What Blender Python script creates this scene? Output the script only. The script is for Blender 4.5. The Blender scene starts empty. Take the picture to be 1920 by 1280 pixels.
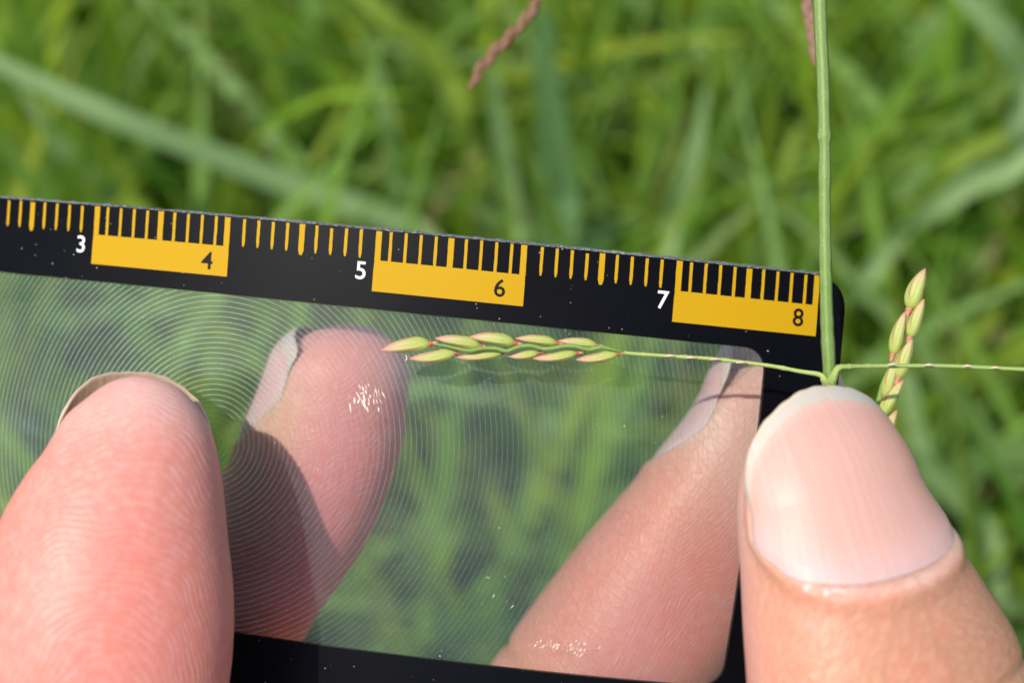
import bpy, math, random
import numpy as np
from mathutils import Vector, Matrix
S = bpy.context.scene
COL = S.collection
rad = math.radians
rng = np.random.default_rng(7)

# ------------------------------------------------------------------ camera
PITCH = rad(50)                      # looking down at the grass
F = 3000.0                           # focal length in pixels of the 1920 px wide photograph
CAM = np.array([0.0, 0.0, 0.335])    # metres
FW = np.array([0, math.cos(PITCH), -math.sin(PITCH)])
RT = np.array([1.0, 0, 0])
UP = np.array([0, math.sin(PITCH), math.cos(PITCH)])
cd = bpy.data.cameras.new('camera'); cam = bpy.data.objects.new('camera', cd); COL.objects.link(cam)
cam.location = CAM; cam.rotation_euler = (rad(90) - PITCH, 0, 0)
cd.sensor_width = 36; cd.lens = 36 * F / 1920
cd.clip_start = 0.005; cd.clip_end = 100
cd.dof.use_dof = True; cd.dof.focus_distance = 0.1035; cd.dof.aperture_fstop = (36 * F / 1920) / 2.25
S.camera = cam

# ------------------------------------------------------------------ daylight
def nrm(v):
    v = np.asarray(v, float); return v / np.linalg.norm(v)
sun_dir = nrm(-FW * 1.0 + RT * (-0.40) + UP * 0.34)      # from the scene towards the sun
el = math.asin(sun_dir[2]); az = math.atan2(sun_dir[0], sun_dir[1])
W = bpy.data.worlds.new('World'); S.world = W; W.use_nodes = True
nt = W.node_tree; bg = nt.nodes['Background']
sky = nt.nodes.new('ShaderNodeTexSky'); sky.sky_type = 'NISHITA'; sky.sun_disc = False
sky.sun_elevation = el; sky.sun_rotation = az; sky.dust_density = 1.5
nt.links.new(sky.outputs[0], bg.inputs[0]); bg.inputs[1].default_value = 0.15
sd = bpy.data.lights.new('sun', 'SUN'); sun = bpy.data.objects.new('sun', sd); COL.objects.link(sun)
sd.energy = 3.6; sd.angle = rad(0.6); sd.color = (1.0, 0.95, 0.87)
sun.rotation_euler = Vector(sun_dir).to_track_quat('Z', 'Y').to_euler()
S.view_settings.view_transform = 'Standard'; S.view_settings.look = 'None'
S.view_settings.exposure = 0.28; S.view_settings.gamma = 1.0; S.view_settings.use_curve_mapping = False
S.render.engine = 'CYCLES'
S.cycles.use_denoising = True
S.cycles.max_bounces = 8; S.cycles.transparent_max_bounces = 16
S.cycles.caustics_reflective = False; S.cycles.caustics_refractive = False

# ------------------------------------------------------------------ helpers
def wp(px, py, d):
    """photo pixel + distance along the view axis (cm) -> world metres"""
    px = np.asarray(px, float); py = np.asarray(py, float); d = np.asarray(d, float) * 0.01
    return (CAM + d[..., None] * FW + (d * (px - 960) / F)[..., None] * RT + (d * (640 - py) / F)[..., None] * UP)
def cdir(x, y, z):
    """direction: x right, y down the picture, z away from the camera"""
    return nrm(x * RT - y * UP + z * FW)

def mesh_np(name, V, Fq, mats, parent=None, smooth=True, origin=None, mi=None, attrs=None, uv=None):
    V = np.asarray(V, float); me = bpy.data.meshes.new(name)
    org = np.array(origin) if origin is not None else (np.array(ORG[parent.name]) if parent is not None else np.zeros(3))
    V = V - org
    if isinstance(Fq, np.ndarray):
        k = Fq.shape[1]; n = len(Fq)
        me.vertices.add(len(V)); me.vertices.foreach_set('co', V.astype(np.float32).ravel())
        me.loops.add(n * k); me.loops.foreach_set('vertex_index', Fq.astype(np.int32).ravel())
        me.polygons.add(n); me.polygons.foreach_set('loop_start', (np.arange(n) * k).astype(np.int32))
        me.polygons.foreach_set('loop_total', np.full(n, k, np.int32))
        me.update(calc_edges=True)
    else:
        me.from_pydata([tuple(v) for v in V], [], Fq); me.update()
    if not isinstance(mats, (list, tuple)): mats = [mats]
    for m in mats: me.materials.append(m)
    if mi is not None: me.polygons.foreach_set('material_index', np.asarray(mi, np.int32))
    me.polygons.foreach_set('use_smooth', np.full(len(me.polygons), bool(smooth)))
    if attrs:
        for an, a in attrs.items():
            a = np.asarray(a, np.float32)
            if a.ndim == 1:
                at = me.attributes.new(an, 'FLOAT', 'POINT'); at.data.foreach_set('value', a)
            elif a.shape[1] == 3:
                at = me.attributes.new(an, 'FLOAT_VECTOR', 'POINT'); at.data.foreach_set('vector', a.ravel())
            else:
                at = me.attributes.new(an, 'FLOAT_COLOR', 'POINT'); at.data.foreach_set('color', a.ravel())
    me.update()
    o = bpy.data.objects.new(name, me); COL.objects.link(o)
    if parent is not None: o.parent = parent; 
    else: o.location = org
    ORG[o.name] = org
    return o
ORG = {}
def empty(name, loc, label, cat, group=None):
    o = bpy.data.objects.new(name, None); COL.objects.link(o); o.location = loc; o.empty_display_size = 0.005
    o['label'] = label; o['category'] = cat
    if group: o['group'] = group
    ORG[o.name] = np.array(loc, float)
    return o
def tag(o, label=None, cat=None, group=None, kind=None):
    if label: o['label'] = label
    if cat: o['category'] = cat
    if group: o['group'] = group
    if kind: o['kind'] = kind
    return o
def grid_faces(nu, nv, closed_v=False, off=0):
    i = np.arange(nu - 1)[:, None]; m = nv if closed_v else nv - 1
    j = np.arange(m)[None, :]; j2 = (j + 1) % nv
    a = i * nv + j; b = i * nv + j2; c = (i + 1) * nv + j2; d = (i + 1) * nv + j
    return np.stack([a + 0 * b, b, c, d + 0 * b], -1).reshape(-1, 4) + off
def catmull(P, n, closed=False):
    P = np.asarray(P, float); Q = np.vstack([2 * P[0] - P[1], P, 2 * P[-1] - P[-2]])
    out = []; segs = len(P) - 1
    for t in np.linspace(0, segs - 1e-9, n):
        i = int(t); f = t - i; p0, p1, p2, p3 = Q[i:i + 4]
        out.append(0.5 * (2 * p1 + (p2 - p0) * f + (2 * p0 - 5 * p1 + 4 * p2 - p3) * f * f + (3 * p1 - p0 - 3 * p2 + p3) * f ** 3))
    return np.array(out)
def smoothstep(a, b, x):
    t = np.clip((x - a) / (b - a), 0, 1); return t * t * (3 - 2 * t)
def vnoise(P, seed, f):
    """cheap smooth noise from summed sines, -1..1"""
    r = np.random.default_rng(seed); s = 0
    for k in range(7):
        d = r.normal(size=3); d /= np.linalg.norm(d); s = s + np.sin(P @ d * f * r.uniform(.6, 1.7) + r.uniform(0, 6.28))
    return s / 4.0

# ------------------------------------------------------------------ node helpers
class NT:
    def __init__(s, name):
        s.m = bpy.data.materials.new(name); s.m.use_nodes = True; s.t = s.m.node_tree; s.t.nodes.clear()
        s.out = s.t.nodes.new('ShaderNodeOutputMaterial')
    def n(s, typ, ins=None, **kw):
        nd = s.t.nodes.new('ShaderNode' + typ)
        for k, v in kw.items(): setattr(nd, k, v)
        for k, v in (ins or {}).items(): s.set(nd.inputs[k], v)
        return nd
    def set(s, sock, v):
        if hasattr(v, 'is_output'): s.t.links.new(v, sock)
        elif hasattr(v, 'outputs'): s.t.links.new(v.outputs[0], sock)
        else:
            if isinstance(v, (tuple, list)) and len(v) == 3 and sock.type == 'RGBA': v = (*v, 1)
            sock.default_value = v
    def math(s, op, a, b=0.0, c=0.0, clamp=False):
        nd = s.t.nodes.new('ShaderNodeMath'); nd.operation = op; nd.use_clamp = clamp
        s.set(nd.inputs[0], a); s.set(nd.inputs[1], b); s.set(nd.inputs[2], c); return nd.outputs[0]
    def vmath(s, op, a, b=None, sc=None):
        nd = s.t.nodes.new('ShaderNodeVectorMath'); nd.operation = op; s.set(nd.inputs[0], a)
        if b is not None: s.set(nd.inputs[1], b)
        if sc is not None: s.set(nd.inputs['Scale'], sc)
        return nd
    def ramp(s, f, stops, interp='LINEAR'):
        nd = s.t.nodes.new('ShaderNodeValToRGB'); cr = nd.color_ramp; cr.interpolation = interp
        while len(cr.elements) < len(stops): cr.elements.new(0.5)
        for e, (p, c) in zip(cr.elements, stops):
            e.position = p; e.color = (*c, 1) if isinstance(c, (tuple, list)) else (c, c, c, 1)
        s.set(nd.inputs[0], f); return nd.outputs[0]
    def mix(s, f, a, b, mode='MIX'):
        nd = s.t.nodes.new('ShaderNodeMix'); nd.data_type = 'RGBA'; nd.blend_type = mode
        s.set(nd.inputs[0], f); s.set(nd.inputs[6], a); s.set(nd.inputs[7], b); return nd.outputs[2]
    def noise(s, vec, scale, detail=3.0, rough=0.5, dist=0.0):
        nd = s.n('TexNoise', {'Scale': scale, 'Detail': detail, 'Roughness': rough, 'Distortion': dist})
        if vec is not None: s.set(nd.inputs['Vector'], vec)
        return nd.outputs['Fac']
    def attr(s, name): return s.n('Attribute', attribute_name=name)
    def bsdf(s, **kw):
        nd = s.t.nodes.new('ShaderNodeBsdfPrincipled')
        for k, v in kw.items(): s.set(nd.inputs[k.replace('_', ' ')], v)
        return nd
    def bump(s, h, strength=0.3, dist=0.0001, normal=None):
        nd = s.n('Bump', {'Height': h, 'Strength': strength, 'Distance': dist})
        if normal is not None: s.set(nd.inputs['Normal'], normal)
        return nd.outputs[0]
    def done(s, surf): s.set(s.out.inputs[0], surf); return s.m

# ------------------------------------------------------------------ materials
def mat_soil():
    t = NT('soil'); co = t.n('TexCoord').outputs['Object']
    n = t.noise(co, 60, 6, .65); c = t.ramp(n, [(.3, (.018, .014, .008)), (.7, (.06, .05, .03))])
    return t.done(t.bsdf(Base_Color=c, Roughness=.95, Normal=t.bump(n, .8, .01)))
def mat_blade(name):
    t = NT(name); a = t.attr('pig'); uv = t.attr('buv')
    sep = t.n('SeparateXYZ', {0: uv.outputs['Vector']})
    st = t.n('TexWave', {'Scale': 3.2, 'Distortion': .6, 'Detail': 1.0}, bands_direction='X'); t.set(st.inputs[0], uv.outputs['Vector'])
    n = t.noise(uv.outputs['Vector'], 1.6, 3)
    c = t.mix(t.math('MULTIPLY', st.outputs['Fac'], .35), a.outputs['Color'], t.mix(.5, a.outputs['Color'], (.30, .42, .12)))
    c = t.mix(t.ramp(n, [(.55, 0), (.8, .35)]), c, (.20, .20, .05))
    p = t.bsdf(Base_Color=c, Roughness=.5, Specular_IOR_Level=.28, Normal=t.bump(st.outputs['Fac'], .25, .0004))
    tr = t.n('BsdfTranslucent', {'Color': t.mix(.5, c, (.38, .56, .03))})
    return t.done(t.n('MixShader', {0: .5, 1: p, 2: tr}))
def mat_plant(name, mul=1.0, spec=.4):
    """green plant tissue whose pigment comes from the 'pig' attribute, streaks along 'buv'.y"""
    t = NT(name); a = t.attr('pig'); uv = t.attr('buv')
    mp = t.n('Mapping', {'Vector': uv.outputs['Vector'], 'Scale': (1, .12, 1)})
    n = t.noise(mp, 9, 3, .6); n2 = t.noise(t.n('TexCoord').outputs['Object'], 9000, 2)
    c = t.mix(t.ramp(n, [(.35, 0), (.7, .45)]), a.outputs['Color'], t.mix(.5, a.outputs['Color'], (.50, .52, .22)))
    c = t.mix(t.ramp(n2, [(.62, 0), (.75, .5)]), c, (.6, .6, .4))
    p = t.bsdf(Base_Color=c, Roughness=.45, Specular_IOR_Level=spec, Subsurface_Weight=.25,
               Subsurface_Radius=(.4, .6, .15), Subsurface_Scale=.0008, Normal=t.bump(n, .5, .00006))
    return t.done(p)
def mat_skin():
    t = NT('skin'); a = t.attr('pig'); uv = t.attr('fuv'); U = uv.outputs['Vector']
    obj = t.n('TexCoord').outputs['Object']
    sep = t.n('SeparateXYZ', {0: U})            # x: cm from tip, y: cm round the pad (0 = pad centre), z: 1 dorsal 0 pad
    # papillary ridges: arches over the pad
    yy = t.math('MULTIPLY', sep.outputs[1], sep.outputs[1])
    dx = t.math('SUBTRACT', sep.outputs[0], 2.3)
    r1 = t.math('SQRT', t.math('ADD', t.math('ADD', t.math('MULTIPLY', dx, dx), t.math('MULTIPLY', yy, 2.2)), .02))
    wob = t.math('MULTIPLY', t.math('SUBTRACT', t.noise(U, 1.6, 2), .5), .35)
    ph = t.math('MULTIPLY', t.math('ADD', r1, wob), 2 * math.pi / .046)
    ridge = t.math('MULTIPLY_ADD', t.math('SINE', ph), .5, .5)
    pores = t.noise(U, 42, 2)
    padm = t.math('SUBTRACT', 1.0, t.math('MULTIPLY', sep.outputs[2], 1.0), clamp=True)
    ridge = t.math('MULTIPLY', t.math('MULTIPLY', ridge, t.ramp(t.noise(U, 7, 4, .7), [(.35, .1), (.65, 1.0)])), padm)
    # dorsal skin: fine crossed creases
    vo = t.n('TexVoronoi', {'Vector': t.n('Mapping', {'Vector': U, 'Scale': (1.0, .55, 0)}), 'Scale': 16.0, 'Randomness': 1.0}, feature='DISTANCE_TO_EDGE')
    crease = t.ramp(vo.outputs['Distance'], [(0, 0), (.18, 1)])
    mp = t.n('Mapping', {'Vector': U, 'Scale': (9.0, 1.2, 0)})
    wr = t.noise(mp, 1.3, 4, .6, .8)
    dors = t.math('MULTIPLY', t.math('ADD', t.math('MULTIPLY', crease, .6), t.math('MULTIPLY', wr, 1.8)), sep.outputs[2])
    h = t.math('ADD', t.math('ADD', t.math('MULTIPLY', ridge, .7), dors), t.math('MULTIPLY', pores, .25))
    nb = t.bump(h, .40, .00009)
    blot = t.noise(U, 1.5, 4, .6, .6)
    c = t.mix(t.ramp(blot, [(.38, 0), (.66, .55)]), a.outputs['Color'], t.mix(.55, a.outputs['Color'], (.74, .20, .14)))
    mott = t.noise(U, 14, 4, .7)
    c = t.mix(t.ramp(mott, [(.42, 0), (.68, .15)]), c, (.90, .62, .52))
    c = t.mix(t.math('MULTIPLY', ridge, .08), c, (.95, .78, .70))
    c = t.mix(t.math('MULTIPLY', t.math('MULTIPLY', t.ramp(crease, [(0, 1), (1, 0)]), sep.outputs[2]), .18), c, (.42, .17, .09))
    p = t.bsdf(Base_Color=c, Roughness=t.ramp(pores, [(.3, .40), (.7, .58)]), Specular_IOR_Level=.42, Subsurface_Weight=.55,
               Subsurface_Radius=(1.0, .30, .15), Subsurface_Scale=.0018, Normal=nb)
    return t.done(p)
def mat_nail(name, tr=.0):
    t = NT(name); a = t.attr('pig'); uv = t.attr('fuv').outputs['Vector']
    mp = t.n('Mapping', {'Vector': uv, 'Scale': (.6, 14, 0)})
    n = t.noise(mp, 1.6, 4, .6); m = t.noise(uv, 9, 3)
    c = t.mix(t.ramp(n, [(.45, 0), (.75, .13)]), a.outputs['Color'], (.88, .70, .62))
    c = t.mix(t.ramp(m, [(.50, 0), (.75, .30)]), c, (.74, .38, .28))
    p = t.bsdf(Base_Color=c, Roughness=.46, Specular_IOR_Level=.30, Subsurface_Weight=.45, Subsurface_Radius=(1, .4, .25),
               Subsurface_Scale=.0009, Coat_Weight=.12, Coat_Roughness=.35, Normal=t.bump(n, .5, .00008))
    return t.done(p)
def specks(t, co, scale, r, thr):
    v = t.n('TexVoronoi', {'Vector': co, 'Scale': scale}, feature='F1')
    pick = t.n('SeparateXYZ', {0: v.outputs['Color']})
    d = t.math('LESS_THAN', v.outputs['Distance'], t.math('MULTIPLY', r, t.math('ADD', pick.outputs[1], .3)))
    return t.math('MULTIPLY', d, t.math('LESS_THAN', pick.outputs[0], thr))
def mat_black():
    t = NT('black_print'); uv = t.attr('suv').outputs['Vector']
    s1 = specks(t, uv, 9.0, .055, .30); s2 = specks(t, uv, 26.0, .09, .26)
    cl = t.ramp(t.noise(uv, 2.2, 3), [(.4, .25), (.65, 1)])
    dust = t.math('MULTIPLY', t.math('MAXIMUM', s1, s2), cl)
    n = t.noise(uv, 90, 3, .7); big = t.noise(uv, 1.1, 3)
    c = t.mix(t.ramp(n, [(.5, 0), (.85, .25)]), (.002, .002, .003), (.010, .010, .013))
    c = t.mix(t.math('MULTIPLY', dust, .75), c, (.62, .60, .52))
    sc = t.n('TexWave', {'Vector': t.n('Mapping', {'Vector': uv, 'Rotation': (0, 0, .5), 'Scale': (.5, 5, 0)}), 'Scale': 3.1, 'Distortion': 7.0, 'Detail': 3.0})
    scr = t.math('MULTIPLY', t.math('GREATER_THAN', sc.outputs['Fac'], .997), t.ramp(big, [(.5, 0), (.6, 1)]))
    c = t.mix(t.math('MULTIPLY', scr, .0), c, (.3, .3, .3))
    return t.done(t.bsdf(Base_Color=c, Roughness=t.ramp(big, [(.3, .30), (.7, .42)]), Specular_IOR_Level=.09, Normal=t.bump(n, .12, .00005)))
def mat_yellow():
    t = NT('yellow_print'); uv = t.attr('suv').outputs['Vector']
    n = t.noise(uv, 70, 3, .7); b = t.noise(uv, 5, 4, .6); s1 = specks(t, uv, 14.0, .12, .15)
    c = t.mix(t.ramp(n, [(.35, 0), (.75, .7)]), (.50, .285, .003), (.42, .235, .006))
    c = t.mix(t.ramp(b, [(.45, 0), (.75, .3)]), c, (.44, .26, .01))
    c = t.mix(t.math('MULTIPLY', s1, .6), c, (.16, .10, .03))
    return t.done(t.bsdf(Base_Color=c, Roughness=.55, Specular_IOR_Level=.12, Normal=t.bump(n, .3, .00003)))
def mat_flat(name, col, rough=.5):
    t = NT(name); n = t.noise(t.n('TexCoord').outputs['Object'], 3000, 3)
    c = t.mix(t.ramp(n, [(.4, 0), (.8, .3)]), col, tuple(x * .6 for x in col))
    return t.done(t.bsdf(Base_Color=c, Roughness=rough, Specular_IOR_Level=.12))
def mat_edge():
    t = NT('worn_card_edge'); uv = t.attr('suv').outputs['Vector']
    mp = t.n('Mapping', {'Vector': uv, 'Scale': (1, 3, 1)})
    n = t.noise(mp, 34, 5, .8); m = t.noise(uv, 1.3, 2)
    c = t.ramp(n, [(.40, (.012, .013, .015)), (.51, (.13, .135, .13)), (.60, (.75, .77, .72))])
    c = t.mix(t.ramp(m, [(.5, 0), (.7, .25)]), c, (.75, .78, .76))
    return t.done(t.bsdf(Base_Color=c, Roughness=.3, Specular_IOR_Level=.7, Normal=t.bump(n, .9, .0002)))
RING_P = .0355; RC = (4.01, 1.53)
def mat_lens():
    t = NT('ringed_clear_plastic'); uv = t.attr('suv').outputs['Vector']
    wobn = t.noise(uv, 1.1, 1)
    d = t.vmath('SUBTRACT', uv, (RC[0], RC[1], 0)).outputs[0]
    r = t.vmath('LENGTH', d).outputs['Value']
    r = t.math('ADD', r, t.math('MULTIPLY', wobn, .02))
    fr = t.math('FRACT', t.math('DIVIDE', r, RING_P))
    tri = t.math('ABSOLUTE', t.math('SUBTRACT', fr, .5))                      # 0 at line centre
    # outward normal in world space from card axes
    rn = t.vmath('NORMALIZE', d).outputs[0]; sp = t.n('SeparateXYZ', {0: rn})
    E1 = tuple(card_e1()); E2 = tuple(card_e2()); EN = tuple(card_n())
    a = t.vmath('SCALE', E1, sc=sp.outputs[0]).outputs[0]; b = t.vmath('SCALE', E2, sc=sp.outputs[1]).outputs[0]
    ro = t.vmath('ADD', a, b).outputs[0]
    tilt = t.vmath('NORMALIZE', t.vmath('ADD', t.vmath('SCALE', ro, sc=1.5).outputs[0], EN).outputs[0]).outputs[0]
    near = t.ramp(t.math('DIVIDE', r, 4.0), [(.0, 1), (.28, .72), (.55, .42), (1, .26)])
    patch = t.ramp(t.noise(uv, 1.0, 3, .6), [(.3, .45), (.65, 1.0)])
    fine = t.ramp(t.noise(uv, 30, 2, .6), [(.25, .55), (.6, 1.0)])
    w = .105
    line = t.ramp(t.math('DIVIDE', tri, w), [(.35, 1), (1.0, 0)])
    amt = t.math('MULTIPLY', t.math('MULTIPLY', t.math('MULTIPLY', line, near), t.math('MULTIPLY', patch, fine)), .80)
    groove = t.n('AddShader', {0: t.n('BsdfDiffuse', {'Color': (.62, .68, .64, 1), 'Normal': tilt}),
                               1: t.n('BsdfTranslucent', {'Color': (.30, .36, .30, 1), 'Normal': tilt})})
    # clear body: passes most light, with a softened (scattered) share and a surface sheen
    n1 = t.noise(uv, 60, 3, .6)
    clear = t.n('BsdfTransparent', {'Color': (.97, .985, .975, 1)})
    soft = t.n('BsdfRefraction', {'Color': (.95, 1, .97, 1), 'IOR': 1.12, 'Roughness': .26})
    film = t.n('BsdfDiffuse', {'Color': (.50, .62, .58, 1)})
    gl = t.n('BsdfGlossy', {'Color': (1, 1, 1, 1), 'Roughness': .16, 'Normal': t.bump(n1, .1, .00003)})
    lw = t.n('Fresnel', {'IOR': 1.49})
    filmf = t.ramp(t.noise(uv, .9, 4, .65), [(.3, .02), (.7, .055)])
    body = t.n('MixShader', {0: .25, 1: clear, 2: soft})
    smg = t.ramp(t.noise(t.n('Mapping', {'Vector': uv, 'Rotation': (0, 0, .7), 'Scale': (.5, 1.6, 1)}), 1.1, 4, .6, .8), [(.55, 0), (.75, .045)])
    filmf = t.math('ADD', filmf, smg)
    body = t.n('MixShader', {0: filmf, 1: body, 2: film})
    body = t.n('MixShader', {0: lw, 1: body, 2: gl})
    sh = t.n('MixShader', {0: amt, 1: body, 2: groove})
    s1 = specks(t, uv, 16.0, .07, .16); s2 = specks(t, uv, 34.0, .085, .12); s3 = specks(t, uv, 12.0, .05, .05)
    du = t.math('MULTIPLY', t.math('MAXIMUM', s1, s2), t.ramp(t.noise(uv, 1.5, 3), [(.38, .15), (.62, 1)]))
    sh = t.n('MixShader', {0: t.math('MULTIPLY', du, .6), 1: sh, 2: t.n('BsdfDiffuse', {'Color': (.8, .8, .68, 1)})})
    sh = t.n('MixShader', {0: t.math('MULTIPLY', s3, .7), 1: sh, 2: t.n('BsdfDiffuse', {'Color': (.03, .03, .03, 1)})})
    return t.done(sh)

# ------------------------------------------------------------------ card surface
PP = [-0.39659, -0.67478, 10.53937]; CA = 0.10165
CR = np.array([[0.99408, -0.10029, 0.04182], [0.10132, 0.99458, -0.02330], [-0.03925, 0.02740, 0.99885]])
CX = [-0.403, 1.6086, -2.2825, -1.5505, 9.2986, 0.2826, -5.614]
CY = [-0.7157, -1.7711, 2.1747, -1.3441, -0.3083, 5.0004, 0.13]
def c2w(v): return v[..., 0:1] * RT - v[..., 1:2] * UP + v[..., 2:3] * FW
def card_e1(): return c2w((CR @ np.array([1., 0, 0]))[None])[0]
def card_e2(): return c2w((CR @ np.array([0, 1., 0]))[None])[0]
def card_n(): return -c2w((CR @ np.array([0, 0, 1.]))[None])[0]
def card(s, t, h=0.0):
    """ruler position s (cm), distance below the top edge t (cm), height h above the face (cm) -> world metres"""
    s, t, h = np.broadcast_arrays(np.asarray(s, float), np.asarray(t, float), np.asarray(h, float))
    u = s - 5.5
    X = np.sin(CA * u) / CA; Z = (1 - np.cos(CA * u)) / CA
    v = np.stack([X, t, Z], -1) @ CR.T + np.array(PP)
    px = 960 + F * v[..., 0] / v[..., 2]; py = 640 + F * v[..., 1] / v[..., 2]
    k = (np.clip(s, 2.4, 8.2) - 5.5) / 3; tc = np.clip(t, 0, 2.8)
    B = [np.ones_like(k), k, k * k, k ** 3, tc, k * tc, tc * tc]
    px = px + sum(c * b for c, b in zip(CX, B)); py = py + sum(c * b for c, b in zip(CY, B))
    P = wp(px, py, v[..., 2])
    th = CA * u; n = np.stack([np.sin(th), 0 * th, -np.cos(th)], -1) @ CR.T
    return P + c2w(n) * h[..., None] * 0.01
SUVN = lambda s, t: np.stack([s, t, 0 * s], -1)

M_black, M_yellow, M_edge, M_lens = mat_black(), mat_yellow(), mat_edge(), mat_lens()
M_white = mat_flat('white_print', (.80, .80, .80)); M_blacknum = mat_flat('black_numeral_print', (.004, .004, .005))
M_soil, M_grass, M_plant = mat_soil(), mat_blade('grass_blade'), mat_plant('grass_stem')
M_skin, M_nail = mat_skin(), mat_nail('fingernail')

# ------------------------------------------------------------------ ground and grass
g = mesh_np('ground', [(-20, -20, 0), (20, -20, 0), (20, 20, 0), (-20, 20, 0)], [(0, 1, 2, 3)], M_soil, smooth=False)
tag(g, kind='structure')

def blades(n, box, hl, wl, cols, seed, seg=7):
    """n grass blades: arrays of verts, quads, pigment, uv"""
    r = np.random.default_rng(seed)
    x = r.uniform(box[0], box[1], n); y = r.uniform(box[2], box[3], n)
    L = r.uniform(*hl, n); w = r.uniform(*wl, n); az = r.uniform(0, 2 * np.pi, n)
    lean0 = r.uniform(.05, .75, n); curl = r.uniform(.1, 1.9, n) * r.uniform(.3, 1, n); tw = r.normal(0, .6, n)
    side = r.uniform(0, 2 * np.pi, n)
    k = np.linspace(0, 1, seg + 1)
    ang = lean0[:, None] + curl[:, None] * k[None] ** 1.5
    ds = L[:, None] / seg
    hx = np.cumsum(np.sin(ang) * ds, 1) - np.sin(ang[:, :1]) * ds; hz = np.cumsum(np.cos(ang) * ds, 1) - np.cos(ang[:, :1]) * ds
    cx = x[:, None] + hx * np.cos(az)[:, None]; cy = y[:, None] + hx * np.sin(az)[:, None]; cz = np.maximum(hz, .002)
    C = np.stack([cx, cy, cz], -1)
    T = np.stack([np.sin(ang) * np.cos(az)[:, None], np.sin(ang) * np.sin(az)[:, None], np.cos(ang)], -1)
    A = np.stack([-np.sin(az), np.cos(az), 0 * az], -1)[:, None, :] + 0 * T
    N = np.cross(T, A); phi = (tw[:, None] * (1 + k[None])) [..., None]
    Bv = A * np.cos(phi) + N * np.sin(phi); Nn = np.cross(T, Bv)
    ww = (w[:, None] * np.clip(np.minimum(.55 + 1.6 * k, 1) * (1 - k ** 2.6), .02, 1)[None])[..., None]
    Vl = C - Bv * ww / 2; Vr = C + Bv * ww / 2; Vm = C - Nn * ww * .16
    V = np.stack([Vl, Vm, Vr], 2).reshape(-1, 3)
    base = (np.arange(n) * (seg + 1) * 3)[:, None, None]
    i = np.arange(seg)[None, :, None] * 3; j = np.arange(2)[None, None, :]
    a = base + i + j
    Fq = np.stack([a, a + 1, a + 4, a + 3], -1).reshape(-1, 4)
    cols = np.array(cols); ci = cols[r.integers(0, len(cols), n)] * r.uniform(.65, 1.35, (n, 1))
    dry = (k[None, :] ** 4)[..., None] * r.uniform(0, .5, (n, 1, 1))
    c = ci[:, None, :] * (1 - dry) + np.array([.26, .24, .07]) * dry
    c = np.repeat(c[:, :, None, :], 3, 2).reshape(-1, 3)
    pig = np.concatenate([c, np.ones((len(c), 1))], 1)
    u = np.array([-1, 0, 1.])[None, None, :] + 0 * ww; v = (k[None, :, None] * L[:, None, None] * 60) + 0 * u
    uv = np.stack([u, v, 0 * u + r.uniform(0, 50, n)[:, None, None]], -1).reshape(-1, 3)
    return V, Fq, pig, uv
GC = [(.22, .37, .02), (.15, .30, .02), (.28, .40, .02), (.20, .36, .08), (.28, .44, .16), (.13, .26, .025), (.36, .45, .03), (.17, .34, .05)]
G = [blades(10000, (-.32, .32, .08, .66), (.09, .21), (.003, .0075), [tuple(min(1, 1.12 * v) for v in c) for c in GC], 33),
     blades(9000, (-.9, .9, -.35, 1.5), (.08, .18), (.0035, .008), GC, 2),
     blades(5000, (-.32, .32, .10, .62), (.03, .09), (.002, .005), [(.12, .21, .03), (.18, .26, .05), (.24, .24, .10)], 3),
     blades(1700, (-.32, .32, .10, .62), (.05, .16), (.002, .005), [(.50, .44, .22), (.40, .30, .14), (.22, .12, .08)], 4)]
# keep blades out of the volume where the hands and camera are
off = 0; VV = []; FF = []; PG = []; UV = []
for V, Fq, pig, uv in G:
    VV.append(V); FF.append(Fq + off); PG.append(pig); UV.append(uv); off += len(V)
VV = np.vstack(VV)
gr = mesh_np('grass', VV, np.vstack(FF), M_grass, attrs={'pig': np.vstack(PG), 'buv': np.vstack(UV)})
tag(gr, kind='stuff')

def ribbon(name, pts, col, w, label, face=(0, 0, -1), group='long grass blades that stand out behind the card', tipw=.1, root=None):
    """one long blade through picture points (px, py, depth cm); w = widths in cm"""
    P = wp(*np.array(pts, float).T)
    if root is not None: P = np.vstack([P, np.array(root, float)[None]])
    n = 40; C = catmull(P, n); k = np.linspace(0, 1, n)
    T = np.gradient(C, axis=0); T /= np.linalg.norm(T, axis=1)[:, None]
    f = cdir(*face); Bv = np.cross(T, f); Bv /= np.linalg.norm(Bv, axis=1)[:, None]; N = np.cross(Bv, T)
    ph = (0.5 * np.sin(3 * k + len(pts)))[:, None]; Bv, N = Bv * np.cos(ph) + N * np.sin(ph), N * np.cos(ph) - Bv * np.sin(ph)
    ww = np.interp(k, np.linspace(0, 1, len(w)), w)[:, None] * .0082
    rows = [C + Bv * ww * u + N * ww * (-.22 * (1 - abs(2 * u))) for u in (-.5, -.25, 0, .25, .5)]
    V = np.stack(rows, 1).reshape(-1, 3)
    c = np.tile(np.array([*col, 1.]), (len(V), 1))
    u = np.tile([-1, -.5, 0, .5, 1], n); v = np.repeat(k * 12, 5)
    o = mesh_np(name, V, grid_faces(n, 5), M_grass, origin=C[-1], attrs={'pig': c, 'buv': np.stack([u, v, 0 * u], 1)})
    tag(o, label, 'grass blade', group); return o
PALE = (.38, .54, .24); MID = (.17, .30, .08); BRI = (.26, .36, .04)
ribbon('grass_blade', [(-120, 60, 24), (60, 150, 24.5), (230, 225, 25), (400, 290, 26), (560, 350, 27), (760, 420, 28), (950, 500, 30)], PALE, [.25, .5, .55, .5, .4], 'long pale blade crossing diagonally down from the upper left edge', root=(.06, .34, 0))
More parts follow.
